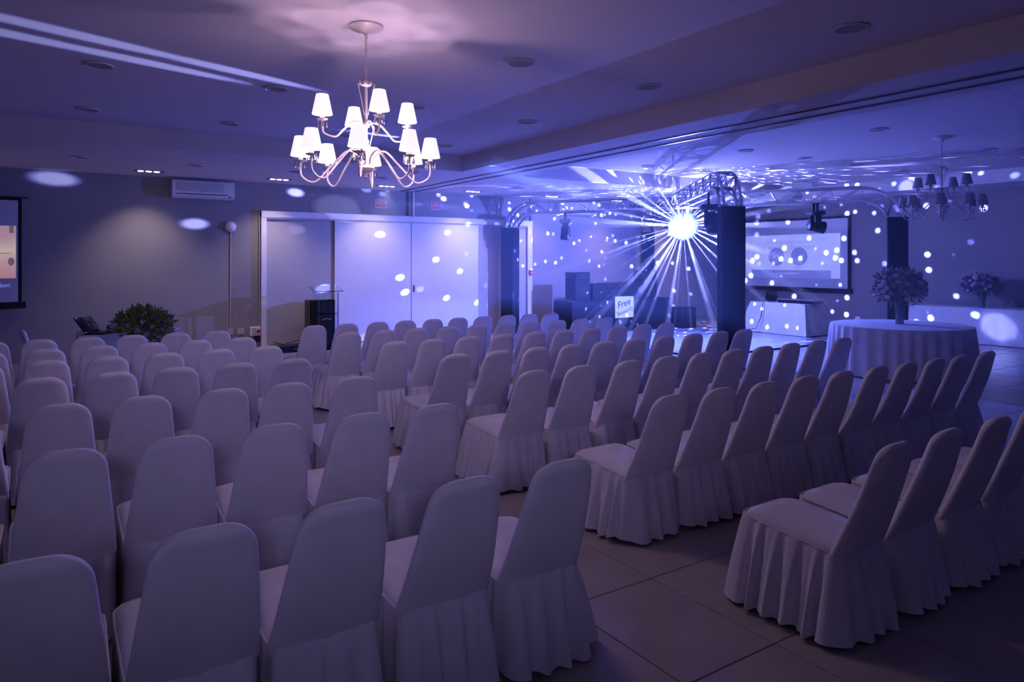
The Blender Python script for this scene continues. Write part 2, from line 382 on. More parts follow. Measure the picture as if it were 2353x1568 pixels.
# ------------------------------------------------------------------ triple spots along the long wall
sb_me = MB().lathe([(.045, 0), (.05, -.006), (.03, -.012), (.001, -.013)], 20, cap0=False).mesh('spot_bulb', M_SPOTLIT)
for k, x in enumerate((1.47, 3.71, 5.92, 8.0, 10.21, 12.3, 14.5)):
    t = thing('triple_spotlight', 'black recessed strip of three lit spots, %s from left along the doors wall' % ORD[k], 'spotlight', (x, 13.76, ZL), 0, 'triple spots along the wall')
    part('housing', MB().bbox(-.235, .235, -.075, .075, -.006, 0, .002), M_DARK, t, False)
    for s in (-1, 0, 1): link('spot_bulb', sb_me, t, (s*.125, 0, -.006))
    L = bpy.data.lights.new('spot_lamp', 'SPOT'); L.energy = WALL_SPOT_W; L.color = (1.0, .80, .76); L.spot_size = math.radians(95); L.spot_blend = .9; L.shadow_soft_size = .04
    lo = bpy.data.objects.new('spot_lamp', L); COL.objects.link(lo); lo.parent = t; lo.location = (0, 0, -.03); lo.rotation_euler = (math.radians(14), 0, 0)

# ------------------------------------------------------------------ chandeliers
def arm_path(r0, z0, rp, zp, rt, zt, r1, z1, n=22):
    P = [(r0, z0), (r0+.02, (z0+zp)/2+.02), (rp, zp), ((rp+rt)/2, (zp+zt)/2), (rt, zt), (r1-.01, (zt+z1)/2-.03), (r1, z1)]
    P = [P[0]]+P+[P[-1]]; out = []
    for i in range(1, len(P)-2):
        for k in range(5):
            t_ = k/5; a, b, c_, d_ = P[i-1], P[i], P[i+1], P[i+2]
            out.append(tuple(.5*((2*b[j])+(-a[j]+c_[j])*t_+(2*a[j]-5*b[j]+4*c_[j]-d_[j])*t_*t_+(-a[j]+3*b[j]-3*c_[j]+d_[j])*t_**3) for j in (0, 1)))
    out.append(P[-1]); return [(r, 0, z) for r, z in out]
shade_prof = [(.076, 0), (.077, .002), (.0465, .150), (.0455, .152), (.0445, .150), (.073, .003)]
shade_me = MB().lathe(shade_prof, 28, cap0=False, cap1=False).mesh('lamp_shade', M_SHADE_ON)
shade_off = shade_me.copy(); shade_off.name = 'lamp_shade_unlit'; shade_off.materials.clear(); shade_off.materials.append(M_SHADE_OFF)
bulb_me = MB().lathe([(.010, -.03), (.013, -.02), (.016, .0), (.010, .018), (.001, .024)], 12).mesh('bulb', M_BULB)
bulb_off = bulb_me.copy(); bulb_off.name = 'bulb_unlit'; bulb_off.materials.clear(); bulb_off.materials.append(M_BULB_OFF)
cup_me = MB().lathe([(.006, -.035), (.014, -.028), (.04, -.018), (.043, -.013), (.018, -.012), (.016, .03)], 16).mesh('candle_cup', M_CHAND)
drop_me = MB().lathe([(.001, 0), (.0025, -.004), (.002, -.012), (.006, -.03), (.009, -.045), (.006, -.058), (.001, -.064)], 8).mesh('crystal_drop', M_CRYSTAL, False)
def chandelier(loc, lit, label, rot):
    t = thing('chandelier', label, 'chandelier', loc, rot, None)      # origin at the ceiling
    part('canopy', MB().lathe([(.132, 0), (.134, -.012), (.115, -.028), (.06, -.045), (.018, -.06), (.012, -.075), (.001, -.078)], 32, cap0=False), M_CHAND, t)
    for i in range(14):
        z = -.085-i*.0255; a = (i % 2)*PI/2
        pts = [(.009*math.cos(u)*math.cos(a), .009*math.cos(u)*math.sin(a), z+.017*math.sin(u)) for u in [2*PI*k/10 for k in range(10)]]
        part('chain_link', MB().tube(pts, .003, 5, True), M_CHAND, t)
    part('column', MB().lathe([(.001, -.425), (.012, -.43), (.03, -.44), (.036, -.465), (.012, -.48), (.012, -.75), (.026, -.765), (.026, -.785), (.012, -.80), (.012, -1.03), (.03, -1.06), (.062, -1.105), (.066, -1.115), (.05, -1.135), (.02, -1.15), (.012, -1.17), (.016, -1.185), (.001, -1.20)], 20), M_CHAND, t)
    for k in range(5):
        a = 2*PI*k/5+.4
        part('leaf_finial', MB().tube([(.02*math.cos(a), .02*math.sin(a), -.47), (.045*math.cos(a), .045*math.sin(a), -.455), (.05*math.cos(a), .05*math.sin(a), -.425)], [.006, .010, .002], 6), M_CHAND, t)
    for k in range(6):
        a = 2*PI*k/6+.2; zb = -.70 if k % 2 else -1.02
        part('crystal_stem', MB().tube([(.018*math.cos(a), .018*math.sin(a), zb), (.04*math.cos(a), .04*math.sin(a), zb+.11), (.065*math.cos(a), .065*math.sin(a), zb+.2), (.07*math.cos(a), .07*math.sin(a), zb+.225), (.071*math.cos(a), .071*math.sin(a), zb+.245)], [.003, .003, .003, .009, .002], 6), M_CHAND, t)
    if lit:      # added bulb on the centre stem, for the sideways light the shades block
        part('added_stem_bulb', MB().sphere((0, 0, -.905), .022, 12, 8), M_BULB, t)
        L = bpy.data.lights.new('added_stem_lamp', 'POINT'); L.energy = STEM_FILL_W; L.color = (1.0, .68, .93); L.shadow_soft_size = .05
        lo = bpy.data.objects.new('added_stem_lamp', L); COL.objects.link(lo); lo.parent = t; lo.location = (.03, -.05, -.905)
    low = MB().tube(arm_path(.04, -1.105, .15, -.985, .39, -1.225, .50, -1.08), .0075, 8).mesh('arm', M_CHAND)
    up = MB().tube(arm_path(.02, -.79, .11, -.765, .24, -.885, .34, -.78), .0075, 8).mesh('arm_upper', M_CHAND)
    for tier, n, r, z, me, off in ((0, 8, .50, -1.08, low, .30), (1, 4, .34, -.78, up, 1.48)):
        for k in range(n):
            a = 2*PI*k/n+off
            arm = link('arm', me, t, (0, 0, 0), (0, 0, a))
            link('candle_cup', cup_me, arm, (r, 0, z+.035))
            link('lamp_shade', shade_me if lit else shade_off, arm, (r, 0, z+.055))
            link('bulb', bulb_me if lit else bulb_off, arm, (r, 0, z+.125)).scale = (.72, .72, .6)
            for j in range(5):
                b = 2*PI*j/5+.3; link('crystal_drop', drop_me, arm, (r+.038*math.cos(b), .038*math.sin(b), z+.018))
            if lit:
                L = bpy.data.lights.new('chandelier_lamp', 'POINT'); L.energy = CHANDELIER_W; L.color = (1.0, .68, .93); L.shadow_soft_size = .012
                lo = bpy.data.objects.new('chandelier_lamp', L); COL.objects.link(lo); lo.parent = arm; lo.location = (r, 0, z+.072)
    return t
chandelier((2.08, 5.24, ZT), True, 'lit two-tier chandelier with white shades and crystal drops over the seats', 0.0)
chandelier((11.08, 5.24, ZT), False, 'unlit shaded chandelier hanging over the round table', 0.1)

# ------------------------------------------------------------------ added violet fill lamp, unseen behind the camera, brightens the chair backs
FILL = Vector((-.9, -2.7, 2.75)); AIM = Vector((3.3, 9.0, 2.35))
t = thing('added_fill_light', 'added unseen violet fill light on a tall stand behind the camera', 'stage light', (FILL.x, FILL.y, 0))
part('pole', MB().tube([(0, 0, .05), (0, 0, 2.45)], .02, 10), M_DARK, t)
for k in range(3):
    a_ = 2*PI*k/3+.4; part('leg', MB().tube([(0, 0, .75), (.55*math.cos(a_), .55*math.sin(a_), .012)], .012, 8), M_DARK, t)
q_ = (AIM-FILL).to_track_quat('Z', 'Y')
hd = part('lamp_head', MB().lathe([(.06, -.28), (.12, -.26), (.30, -.06), (.32, -.02), (.30, -.02), (.11, -.22)], 28), M_DARK, t, True, (0, 0, 2.75), q_.to_euler())
part('diffuser', MB().lathe([(.30, -.03), (.001, -.025)], 28, cap0=False), mat('fill_diffuser', (.6, .5, 1), .4, emit=(.62, .52, 1), es=4), hd)
L = bpy.data.lights.new('added_fill_lamp', 'SPOT'); L.energy = FILL_W; L.color = (.52, .48, 1.0); L.spot_size = math.radians(56); L.spot_blend = 1.0; L.shadow_soft_size = .28
lo = bpy.data.objects.new('added_fill_lamp', L); COL.objects.link(lo); lo.parent = t; lo.location = Vector((0, 0, 2.75))+(AIM-FILL).normalized()*.03; lo.rotation_euler = (AIM-FILL).to_track_quat('-Z', 'Y').to_euler()

# ------------------------------------------------------------------ chairs
def chair_meshes(seed, side_l=.007, side_r=.007):      # side_*: how far the skirt flares at that side
    rnd = random.Random(seed)
    # backrest cover: rounded tapered slab, leaning back
    rings = []; n = 28; zs = [.375, .40, .45, .52, .60, .68, .75, .80, .84, .865, .885, .90, .912, .920, .925]
    ph = rnd.uniform(0, 6)
    for z in zs:
        u = (z-.375)/(.925-.375); hw = .212-.062*u**1.1; rc = .10
        if z > .925-rc: 
            dz = z-(.925-rc); hw = hw-rc+math.sqrt(max(rc*rc-dz*dz, 0))
            hw = max(hw, .06)
        th = .036-.010*u
        th += .007*math.exp(-((z-.885)/.022)**2)
        if z > .90: th *= math.sqrt(max(1-((z-.90)/.027)**2, .05))
        yc = -.080-.197*u-.012*math.sin(PI*u)
        ring = []
        for i in range(n):
            a = 2*PI*i/n; cx_, sy = math.cos(a), math.sin(a); e = .42
            x = hw*math.copysign(abs(cx_)**e, cx_); y = th*math.copysign(abs(sy)**.8, sy)
            wob = .0025*math.sin(9*x*5+ph+z*14)*(1 if sy < 0 else .3)
            curve = -.012*(x/.2)**2 * (-1)
            ring.append((x, yc+y+wob+curve*.6, z+ (.004*math.sin(ph+x*14) if z < .39 else 0)))
        rings.append(ring)
    back = MB().rings(rings).mesh('backrest', M_COVER, True, 60)
    # piping seam along the edge of the back
    # seat cushion
    def outline(hw, y0, y1, r, m=56):
        pts = []; per = []
        segs = [((hw-r, y0+r), -PI/2), ((hw-r, y1-r), 0), ((-hw+r, y1-r), PI/2), ((-hw+r, y0+r), PI)]
        raw = []
        for (cx_, cy_), a0 in segs:
            for k in range(9): a = a0+PI/2*k/8; raw.append((cx_+r*math.cos(a), cy_+r*math.sin(a), math.cos(a), math.sin(a)))
        # resample by length
        L = [0]
        for i in range(len(raw)): 
            p, q_ = raw[i], raw[(i+1) % len(raw)]; L.append(L[-1]+math.hypot(p[0]-q_[0], p[1]-q_[1]))
        out = []
        for k in range(m):
            s_ = L[-1]*k/m; i = max(j for j in range(len(raw)) if L[j] <= s_); p, q_ = raw[i], raw[(i+1) % len(raw)]
            t_ = (s_-L[i])/max(L[i+1]-L[i], 1e-9)
            nx, ny = p[2]*(1-t_)+q_[2]*t_, p[3]*(1-t_)+q_[3]*t_; nl = math.hypot(nx, ny) or 1
            out.append((p[0]*(1-t_)+q_[0]*t_, p[1]*(1-t_)+q_[1]*t_, nx/nl, ny/nl))
        return out
    zt = lambda y: .392+.045*(y+.12)/.56         # the seat rises a little to the front
    base = outline(.199, -.115, .440, .075)
    rs = []
    for sc_, z in ((1.0, -.02), (1.012, -.005), (1.0, .010), (.95, .025), (.8, .038), (.55, .046), (.25, .050), (.03, .051)):
        rs.append([(p[0]*sc_, .16+(p[1]-.16)*sc_, zt(.16+(p[1]-.16)*sc_)+z-.012*max(0, (p[1]*sc_-.30)/.14)**2) for p in base])
    seat = MB().rings(rs, True, True).mesh('seat', M_COVER, True, 60)
    # gathered skirt
    N_ = 224; base = outline(.198, -.118, .437, .06, N_)
    folds = []; 
    a1, a2, p1_, p2_ = rnd.randint(16, 19), rnd.randint(27, 33), rnd.uniform(0, 6), rnd.uniform(0, 6)
    ext = [rnd.uniform(-1, 1) for _ in range(24)]
    rs = []
    zsk = [1.0, .985, .955, .90, .80, .65, .48, .30, .14, .0]
    for z in zsk:
        u = 1-z; ring = []
        for i, (x, y, nx, ny) in enumerate(base):
            th = 2*PI*i/N_
            e = ext[int(24*i/N_) % 24]*(1-(24*i/N_) % 1)+ext[(int(24*i/N_)+1) % 24]*((24*i/N_) % 1)
            side = side_r if nx > 0 else side_l
            sx, sf, sb = abs(nx)**2, max(ny, 0)**2, max(-ny, 0)**2        # share of side, front and back
            flare = sx*side+sf*.05+sb*.075
            rip = math.sin(a1*th+p1_+1.4*e)+.45*math.sin(a2*th+p2_+u*.8)
            rip = math.copysign(abs(rip)**.8, rip)
            amp = .003+(.002+.22*flare)*min(1, u*1.25) if u > 0.01 else .002
            off = .005+flare*(u**.8)+amp*rip
            zz = zt(y)*z+.008 if z > .1 else max(.014, zt(y)*z+.024+.014*e)
            ring.append((x+nx*off, y+ny*off, zz))
        rs.append(ring)
    mbk = MB().rings(rs, False, False)
    skirt = mbk.mesh('skirt', M_COVER, True, 80)
    pipe = MB().tube([(x+nx*.006, y+ny*.006, zt(y)+.004) for x, y, nx, ny in outline(.199, -.115, .440, .07, 40)], .0055, 5, True).mesh('seat_piping', M_COVER)
    return back, seat, skirt, pipe
VAR = [chair_meshes(s) for s in (1, 2, 3, 4)]+[chair_meshes(5, .10, .007), chair_meshes(6, .085, .007), chair_meshes(7, .007, .085), chair_meshes(8, .007, .10), chair_meshes(9, .05, .05)]
leg_me = MB().lathe([(.016, 0), (.016, .02), (.012, .022), (.012, .375)], 10).mesh('leg', M_LEG)
def chair(x, y, label, yaw=0.0, group='covered chairs in rows', k=0):
    t = thing('covered_chair', label, 'chair', (x, y, 0), yaw, group)
    b, s, sk, pp = VAR[k]
    link('backrest', b, t); st = link('seat', s, t); link('skirt', sk, t); link('seat_piping', pp, st)
    for lx in (-.165, .165):
        for ly in (-.07, .38): link('leg', leg_me, t, (lx, ly, 0))
    return t
LEFT = [  # rows of the left block, nearest to the camera first, aisle end first: back-top positions
    [(1.79,2.32),(1.33,2.33),(.85,2.34),(.41,2.35),(-.04,2.36)],
    [(1.87,3.63),(1.43,3.63),(.97,3.63),(.51,3.63),(.06,3.64),(-.40,3.66)],
    [(1.85,4.81),(1.37,4.81),(.94,4.82),(.49,4.83),(.05,4.83),(-.40,4.84)],
    [(1.74,6.0),(1.28,6.0),(.84,6.0),(.40,6.0),(-.04,6.0),(-.48,6.02)],
    [(1.78,7.03),(1.33,7.03),(.88,7.02),(.44,7.02),(-.01,7.02),(-.46,7.03)],
    [(1.75,7.97),(1.30,7.97),(.86,7.96),(.42,7.96),(-.02,7.96),(-.47,7.96)],
    [(1.67,8.88),(1.23,8.89),(.79,8.90),(.36,8.91),(-.07,8.93),(-.50,8.94)]]
RIGHT = [
    [(3.22,1.71),(3.70,1.71),(4.20,1.70),(4.68,1.70),(5.14,1.70)],
    [(3.21,3.09),(3.66,3.08),(4.11,3.07),(4.55,3.06),(4.98,3.05),(5.42,3.03),(5.85,3.02),(6.28,3.01),(6.72,3.0),(7.17,2.99)],
    [(3.07,4.35),(3.54,4.35),(4.03,4.35),(4.48,4.36),(4.92,4.36),(5.36,4.36),(5.80,4.36),(6.24,4.37),(6.69,4.37),(7.15,4.37)],
    [(3.02,5.5),(3.48,5.51),(3.92,5.51),(4.36,5.52),(4.79,5.53),(5.22,5.54),(5.67,5.55),(6.15,5.56),(6.60,5.57),(7.05,5.58)],
    [(2.98,6.71),(3.42,6.71),(3.86,6.72),(4.30,6.72),(4.75,6.72),(5.18,6.73),(5.61,6.73),(6.06,6.73),(6.49,6.73),(6.92,6.74)],
    [(2.93,7.91),(3.37,7.91),(3.80,7.9),(4.23,7.89),(4.66,7.89),(5.09,7.88),(5.51,7.87),(5.94,7.86),(6.36,7.86),(6.79,7.85)],
    [(2.86,8.94),(3.30,8.95),(3.73,8.95),(4.15,8.96),(4.57,8.97),(4.99,8.98),(5.41,8.99),(5.84,9.0),(6.27,9.01),(6.69,9.02)]]
rnd = random.Random(5)
for blk, R_ in (('left', LEFT), ('right', RIGHT)):
    for r, row in enumerate(R_):
        for i, (x, y) in enumerate(row):
            chair(x, y+.275, 'white skirted chair in %s block, %s row from camera, %s from the aisle' % (blk, ORD[r], ORD[i]),
                  math.radians(rnd.uniform(-1.6, 1.6)), 'covered chairs of the %s block' % blk, (rnd.randrange(4) if i else (6 if blk == 'left' else 4)+rnd.randrange(2)))
chair(.015, 10.3, 'white skirted chair turned sideways in front of the laptop table', -PI/2+.1, 'chair at the laptop table', 8)

# ------------------------------------------------------------------ tables with cloths
def cloth_rect(hx, hy, h, seed, amp=.018, flare=.06, folds=9, top_over=0.0):
    rnd_ = random.Random(seed); n = 128; rings = []
    ph = rnd_.uniform(0, 6)
    def pt(i, off):
        s_ = 4*i/n; k = int(s_) % 4; t_ = s_-int(s_)
        c_ = [(-hx, -hy), (hx, -hy), (hx, hy), (-hx, hy)]; a, b = c_[k], c_[(k+1) % 4]
        x, y = a[0]+(b[0]-a[0])*t_, a[1]+(b[1]-a[1])*t_
        nx, ny = [(0, -1), (1, 0), (0, 1), (-1, 0)][k]
        cf = max(0, 1-min(t_, 1-t_)/.08)
        if cf > 0:
            k2 = (k+1) % 4 if t_ > .5 else (k-1) % 4
            m2 = [(0, -1), (1, 0), (0, 1), (-1, 0)][k2]; nx += m2[0]*cf; ny += m2[1]*cf
        return x+nx*off, y+ny*off, cf
    for z, u in ((h, -1), (h, -.02), (h-.006, 0), (h-.05, .08), (h*.75, .3), (h*.5, .55), (h*.25, .8), (.012, 1)):
        ring = []
        for i in range(n):
            off = -min(hx, hy)*.6 if u == -1 else (-.01 if u < 0 else flare*u*.6+.004+amp*u**.6*math.sin(folds*2*PI*i/n*2+ph+math.sin(i*.2)))
            x, y, cf = pt(i, off)
            if u > 0: x, y, _ = pt(i, off+flare*u*cf*.6)
            ring.append((x, y, z))
        rings.append(ring)
    return MB().rings(list(reversed(rings)), False, True)
def cloth_table(nm, label, loc, rz, hx, hy, h, seed, clabel, **kw):
    t = thing(nm, label, 'table', loc, rz)
    part('tabletop', MB().bbox(-hx+.01, hx-.01, -hy+.01, hy-.01, h-.04, h-.006, .004), M_GREY, t)
    for sx in (-1, 1):
        for sy in (-1, 1): part('leg', MB().tube([(sx*(hx-.06), sy*(hy-.06), 0), (sx*(hx-.06), sy*(hy-.06), h-.04)], .018, 8), M_DARK, t)
    c_ = part('tablecloth', cloth_rect(hx, hy, h, seed, **kw), M_LINEN, None, True, loc, (0, 0, rz), angle=50)
    tag(c_, clabel, 'tablecloth'); return t
# laptop table in front of the left screen
cloth_table('folding_table', 'cloth-covered table carrying laptop and projector by the left wall', (.98, 11.42, 0), 0, .64, .38, .75, 3, 'white cloth on the laptop table near the left wall', folds=7)
cloth_table('folding_table', 'cloth-covered table with laptop and mixer under the far screen', (14.95, 10.62, 0), math.radians(-3), .36, .78, .75, 4, 'white cloth on the table under the far screen', flare=.12, folds=4)
cloth_table('buffet_table', 'long cloth-covered table against the end wall at right', (16.75, 6.55, 0), 0, .42, 1.85, .76, 5, 'pleated white cloth on the long end wall table', folds=22, amp=.022)
# round banquet table
t = thing('round_table', 'large round banquet table under the unlit chandelier', 'table', (11.2, 5.92, 0))
part('tabletop', MB().lathe([(.98, .70), (.99, .71), (.99, .735), (.98, .743)], 48), M_GREY, t)
part('pedestal', MB().lathe([(.3, 0), (.3, .03), (.05, .06), (.05, .68), (.2, .70)], 16), M_DARK, t)
rings = []
for z, u in ((.752, -1), (.752, -.1), (.748, 0), (.70, .1), (.5, .4), (.25, .75), (.012, 1)):
    ring = []
    for i in range(288):
        a = 2*PI*i/288; r = .4 if u == -1 else (.985 if u < 0 else 1.0+.05*u+.03*u**.6*math.sin(34*a+math.sin(5*a)*1.5))
        ring.append((r*math.cos(a), r*math.sin(a), z))
    rings.append(ring)
tag(part('tablecloth', MB().rings(list(reversed(rings)), False, True), M_LINEN, None, True, (11.2, 5.92, 0), angle=50), 'round white floor-length cloth on the banquet table', 'tablecloth')

# ------------------------------------------------------------------ flowers
def flower_mesh(m, seed):
    rnd_ = random.Random(seed); mb = MB()
    for lay, (n, r, z, tz) in enumerate(((9, .034, 0, .006), (7, .022, .006, .016))):
        for k in range(n):
            a = 2*PI*k/n+lay*.3; w_ = .42
            mb.add([(0, 0, z), (r*.6*math.cos(a-w_), r*.6*math.sin(a-w_), z+tz), (r*math.cos(a), r*math.sin(a), z+tz*.7), (r*.6*math.cos(a+w_), r*.6*math.sin(a+w_), z+tz)], [(0, 1, 2, 3)])
    mb.sphere((0, 0, .010), .009, 6, 4)
    return mb.mesh('flower', m, False)
FM = [mat('petal_white', (.62, .58, .60), .7), mat('petal_lilac', (.42, .30, .46), .7), mat('petal_purple', (.14, .05, .26), .7), mat('petal_pink', (.5, .2, .3), .7)]
FMESH = [flower_mesh(m, i) for i, m in enumerate(FM)]
def bouquet(loc, rad, h, vase_h, vase_r, label, seed, nf=46, sz=1.0, ls=1.0):
    t = thing('flower_vase', label, 'flowers', loc, 0, None); rnd_ = random.Random(seed)
    part('vase', MB().lathe([(vase_r*.8, 0), (vase_r*.85, .01), (vase_r*.7, vase_h*.4), (vase_r*.85, vase_h*.8), (vase_r*1.1, vase_h), (vase_r*1.02, vase_h), (vase_r*.7, vase_h*.5), (vase_r*.7, .03)], 20), M_VASE, t)
    zc = vase_h+h*.42
    st = MB()
    for k in range(14):
        a = rnd_.uniform(0, 2*PI); st.tube([(0.02*math.cos(a), .02*math.sin(a), .04), (.3*rad*math.cos(a), .3*rad*math.sin(a), vase_h+.05), (.7*rad*math.cos(a), .7*rad*math.sin(a), zc)], .004, 5)
    o = part('stems', st, M_STEM, t); o['kind'] = 'stuff'
    lf = MB()
    for k in range(900):
        v = Vector((rnd_.gauss(0, 1), rnd_.gauss(0, 1), rnd_.gauss(.25, .9))).normalized(); rr = rnd_.uniform(.40, 1.04)
        p = Vector((v.x*rad*rr, v.y*rad*rr, zc+v.z*h*.52*rr)); l = rnd_.uniform(.04, .09)*sz*ls; d_ = (v+Vector((rnd_.uniform(-.8, .8), rnd_.uniform(-.8, .8), rnd_.uniform(-.3, .9)))).normalized()
        s_ = d_.cross(Vector((rnd_.uniform(-1, 1), rnd_.uniform(-1, 1), .3))).normalized()*l*.2; b_ = d_.cross(s_)*.5
        lf.add([p, p+d_*l*.45+s_+b_, p+d_*l, p+d_*l*.45-s_+b_], [(0, 1, 2, 3)])
    o = part('foliage', lf, M_LEAF, t, False); o['kind'] = 'stuff'
    for k in range(nf):
        g = (k+.5)/nf; ph = k*2.399963; cz = 1-1.55*g; sr = math.sqrt(max(0, 1-cz*cz)); j = rnd_.uniform(.92, 1.05)
        v = Vector((sr*math.cos(ph), sr*math.sin(ph), cz))
        f_ = link('flower', FMESH[rnd_.choice((0, 0, 1, 1, 2, 2, 3))], t, (v.x*rad*j, v.y*rad*j, zc+v.z*h*.5*j), v.to_track_quat('Z', 'Y').to_euler())
        s_ = rnd_.uniform(1.1, 1.9)*sz; f_.scale = (s_, s_, s_)
    return t
bouquet((11.25, 5.95, .752), .37, .58, .34, .075, 'tall bouquet of white and purple flowers on the round table', 1, 110, 1.0)
bouquet((16.62, 7.05, .765), .36, .42, .30, .075, 'flower vase on the long table at the end wall', 2, 80, 1.0)
bouquet((1.07, 10.60, .56), .33, .42, .15, .09, 'leafy flower arrangement in a blue glass vase beside the laptop table', 3, 38, .75, 2.0)
t = thing('side_table', 'small low side table under the leafy flower vase', 'table', (1.07, 10.60, 0))
part('tabletop', MB().lathe([(.2, .53), (.21, .54), (.21, .555), (.2, .56)], 28), M_WHITE, t)
for k in range(3):
    a = 2*PI*k/3; part('leg', MB().tube([(.16*math.cos(a), .16*math.sin(a), 0), (.08*math.cos(a), .08*math.sin(a), .53)], .012, 8), M_WHITE, t)

# ------------------------------------------------------------------ laptops, projector, mixer
def laptop(loc, rz, label, open_deg=115):
    t = thing('laptop', label, 'laptop', loc, rz)
    part('base', MB().bbox(-.18, .18, -.13, .13, 0, .022, .006), M_BLACKGLOSS, t)
    k = part('keyboard', MB().box(-.155, .155, -.03, .10, .0215, .0235), M_DARK, t, False)
    a = math.radians(open_deg)
    lid = part('lid', MB().bbox(-.18, .18, 0, .255, -.006, .008, .004), M_BLACKGLOSS, t, True, (0, .125, .022), (a, 0, PI))
    part('hinge', MB().tube([(-.12, .125, .02), (.12, .125, .02)], .008, 8), M_DARK, t)
    return t
# the lid is hinged at local +Y, the screen looks to -Y
laptop((.62, 11.22, .752), .927, 'open black laptop on the left end of the laptop table', 128)
laptop((14.95, 11.15, .752), -PI/2, 'open black laptop on the table under the far screen', 105)
def projector(loc, rz, label):
    t = thing('projector', label, 'projector', loc, rz)
    part('body', MB().bbox(-.16, .16, -.12, .12, .01, .105, .012), M_GREY, t)
    part('top_cover', MB().bbox(-.11, .11, -.09, .09, .104, .112, .003), M_WHITE, t)
    mb = MB(); mb.rings([[(.08+r*math.cos(2*PI*i/20), y, .058+r*math.sin(2*PI*i/20)) for i in range(20)] for r, y in ((.04, .11), (.04, .145), (.03, .145), (.028, .13), (.001, .128))]); part('lens', mb, M_BLACKGLOSS, t)
    part('vent', MB().box(-.165, -.155, -.08, .08, .03, .09), M_DARK, t, False)
    for sx in (-1, 1):
        for sy in (-1, 1): part('foot', MB().lathe([(.012, 0), (.012, .012)], 8, (sx*.13, sy*.09, 0)), M_LEG, t)
projector((.86, 11.35, .752), 0.1, 'grey projector behind the open laptop on the left table')
projector((1.24, 11.42, .752), -.1, 'second grey projector beside the leafy flowers on the left table')
tag(part('cable', MB().tube([(.78, 11.25, .79), (.85, 11.15, .762), (.93, 11.07, .762), (.99, 10.99, .74), (1.01, 10.96, .60), (1.01, 10.93, .35), (1.02, 10.9, .02), (1.1, 10.6, .012)], .007, 6), M_LEG), 'black cable hanging over the front of the laptop table', 'cable')
tag(part('cable', MB().tube([(1.12, 11.3, .79), (1.18, 11.2, .762), (1.23, 11.06, .76), (1.25, 10.98, .72), (1.25, 10.95, .5), (1.26, 10.9, .02)], .006, 6), M_LEG), 'short black cable draped right of the hanging one on the laptop table', 'cable')
t = thing('audio_mixer', 'long black audio mixer on the table under the far screen', 'mixer', (14.9, 10.22, .752), -PI/2)
part('housing', MB().bbox(-.5, .5, -.17, .17, 0, .07, .012), M_BLACK, t)
part('control_panel', MB().box(-.47, .47, -.14, .14, .069, .074), M_DARK, t, False)
for i in range(12):
    part('fader', MB().bbox(-.43+i*.075, -.41+i*.075, -.09, -.05, .074, .09, .003), M_GREY, t)
    part('knob', MB().lathe([(.012, .074), (.012, .09), (.009, .093)], 8, (-.42+i*.075, .06, 0)), M_GREY, t)
part('handle_bar', MB().tube([(-.49, -.17, .05), (-.49, -.2, .08), (.49, -.2, .08), (.49, -.17, .05)], .012, 8), M_ALU, t)
tag(part('cable', MB().tube([(14.72, 11.0, .77), (14.56, 10.98, .765), (14.51, 10.97, .70), (14.47, 10.99, .4), (14.42, 11.1, .1), (14.1, 11.5, .03), (13.5, 12.0, .03)], .009, 6), M_LEG), 'dark cable falling from the far laptop table to the dance floor', 'cable')
tag(part('small_ornament', MB().lathe([(.09, 0), (.10, .01), (.03, .05), (.02, .12), (.06, .2), (.15, .26), (.16, .30), (.14, .31), (.05, .24), (.001, .22)], 20), M_GREY, None, True, (16.6, 5.95, .765)), 'grey footed bowl right of the vase on the long table', 'bowl')

# ------------------------------------------------------------------ lectern and boxes by the doors
t = thing('lectern', 'clear acrylic lectern in front of the doors', 'lectern', (4.62, 13.75, 0))
part('base', MB().bbox(-.25, .25, -.2, .2, 0, .02, .004), M_ACRYL, t)
for x in (-.20, -.10, .19): part('upright', MB().box(x-.012, x+.012, -.16, -.145, .02, 1.14), M_ACRYL, t, False)
part('front_panel', MB().box(-.2, .2, .14, .15, .02, 1.12), M_ACRYL, t, False)
part('side_panel', MB().box(.19, .20, -.14, .14, .02, 1.12), M_ACRYL, t, False)
o = part('reading_shelf', MB().box(-.29, .29, -.2, .2, -.006, .006), M_ACRYL, t, False, (0, 0, 1.20), (math.radians(14), 0, 0))
part('shelf', MB().box(-.2, .2, -.14, .14, .70, .71), M_ACRYL, t, False)
part('metal_clip', MB().tube([(-.14, -.17, .60), (-.05, -.17, .62), (.05, -.17, .60)], .008, 8), M_ALU, t)
t = thing('loudspeaker', 'tall black loudspeaker behind the acrylic lectern', 'loudspeaker', (4.66, 14.25, 0))
part('cabinet', MB().bbox(-.26, .26, -.18, .18, 0, .96, .01), M_BLACKGLOSS, t)
part('grille', MB().box(-.24, .24, -.192, -.178, .04, .92), M_BLACK, t, False)
part('horn', MB().box(-.12, .12, -.197, -.185, .70, .86), M_DARK, t, False)
t = thing('equipment_case', 'flat black equipment case on the floor by the left door panel', 'case', (4.0, 13.75, 0))
part('body', MB().bbox(-.42, .42, -.17, .17, 0, .10, .008), M_BLACK, t); part('lid', MB().bbox(-.425, .425, -.175, .175, .10, .135, .006), M_DARK, t)
part('handle', MB().tube([(-.06, -.175, .07), (-.06, -.205, .07), (.06, -.205, .07), (.06, -.175, .07)], .006, 6), M_ALU, t)
tag(part('cable', MB().tube([(3.95+.35*math.cos(a), 13.75+.06*math.sin(2*a), .135+.06*abs(math.sin(a*1.5))+.008) for a in [PI*k/24 for k in range(25)]], .008, 6), M_LEG), 'black cable looped on the flat equipment case', 'cable')

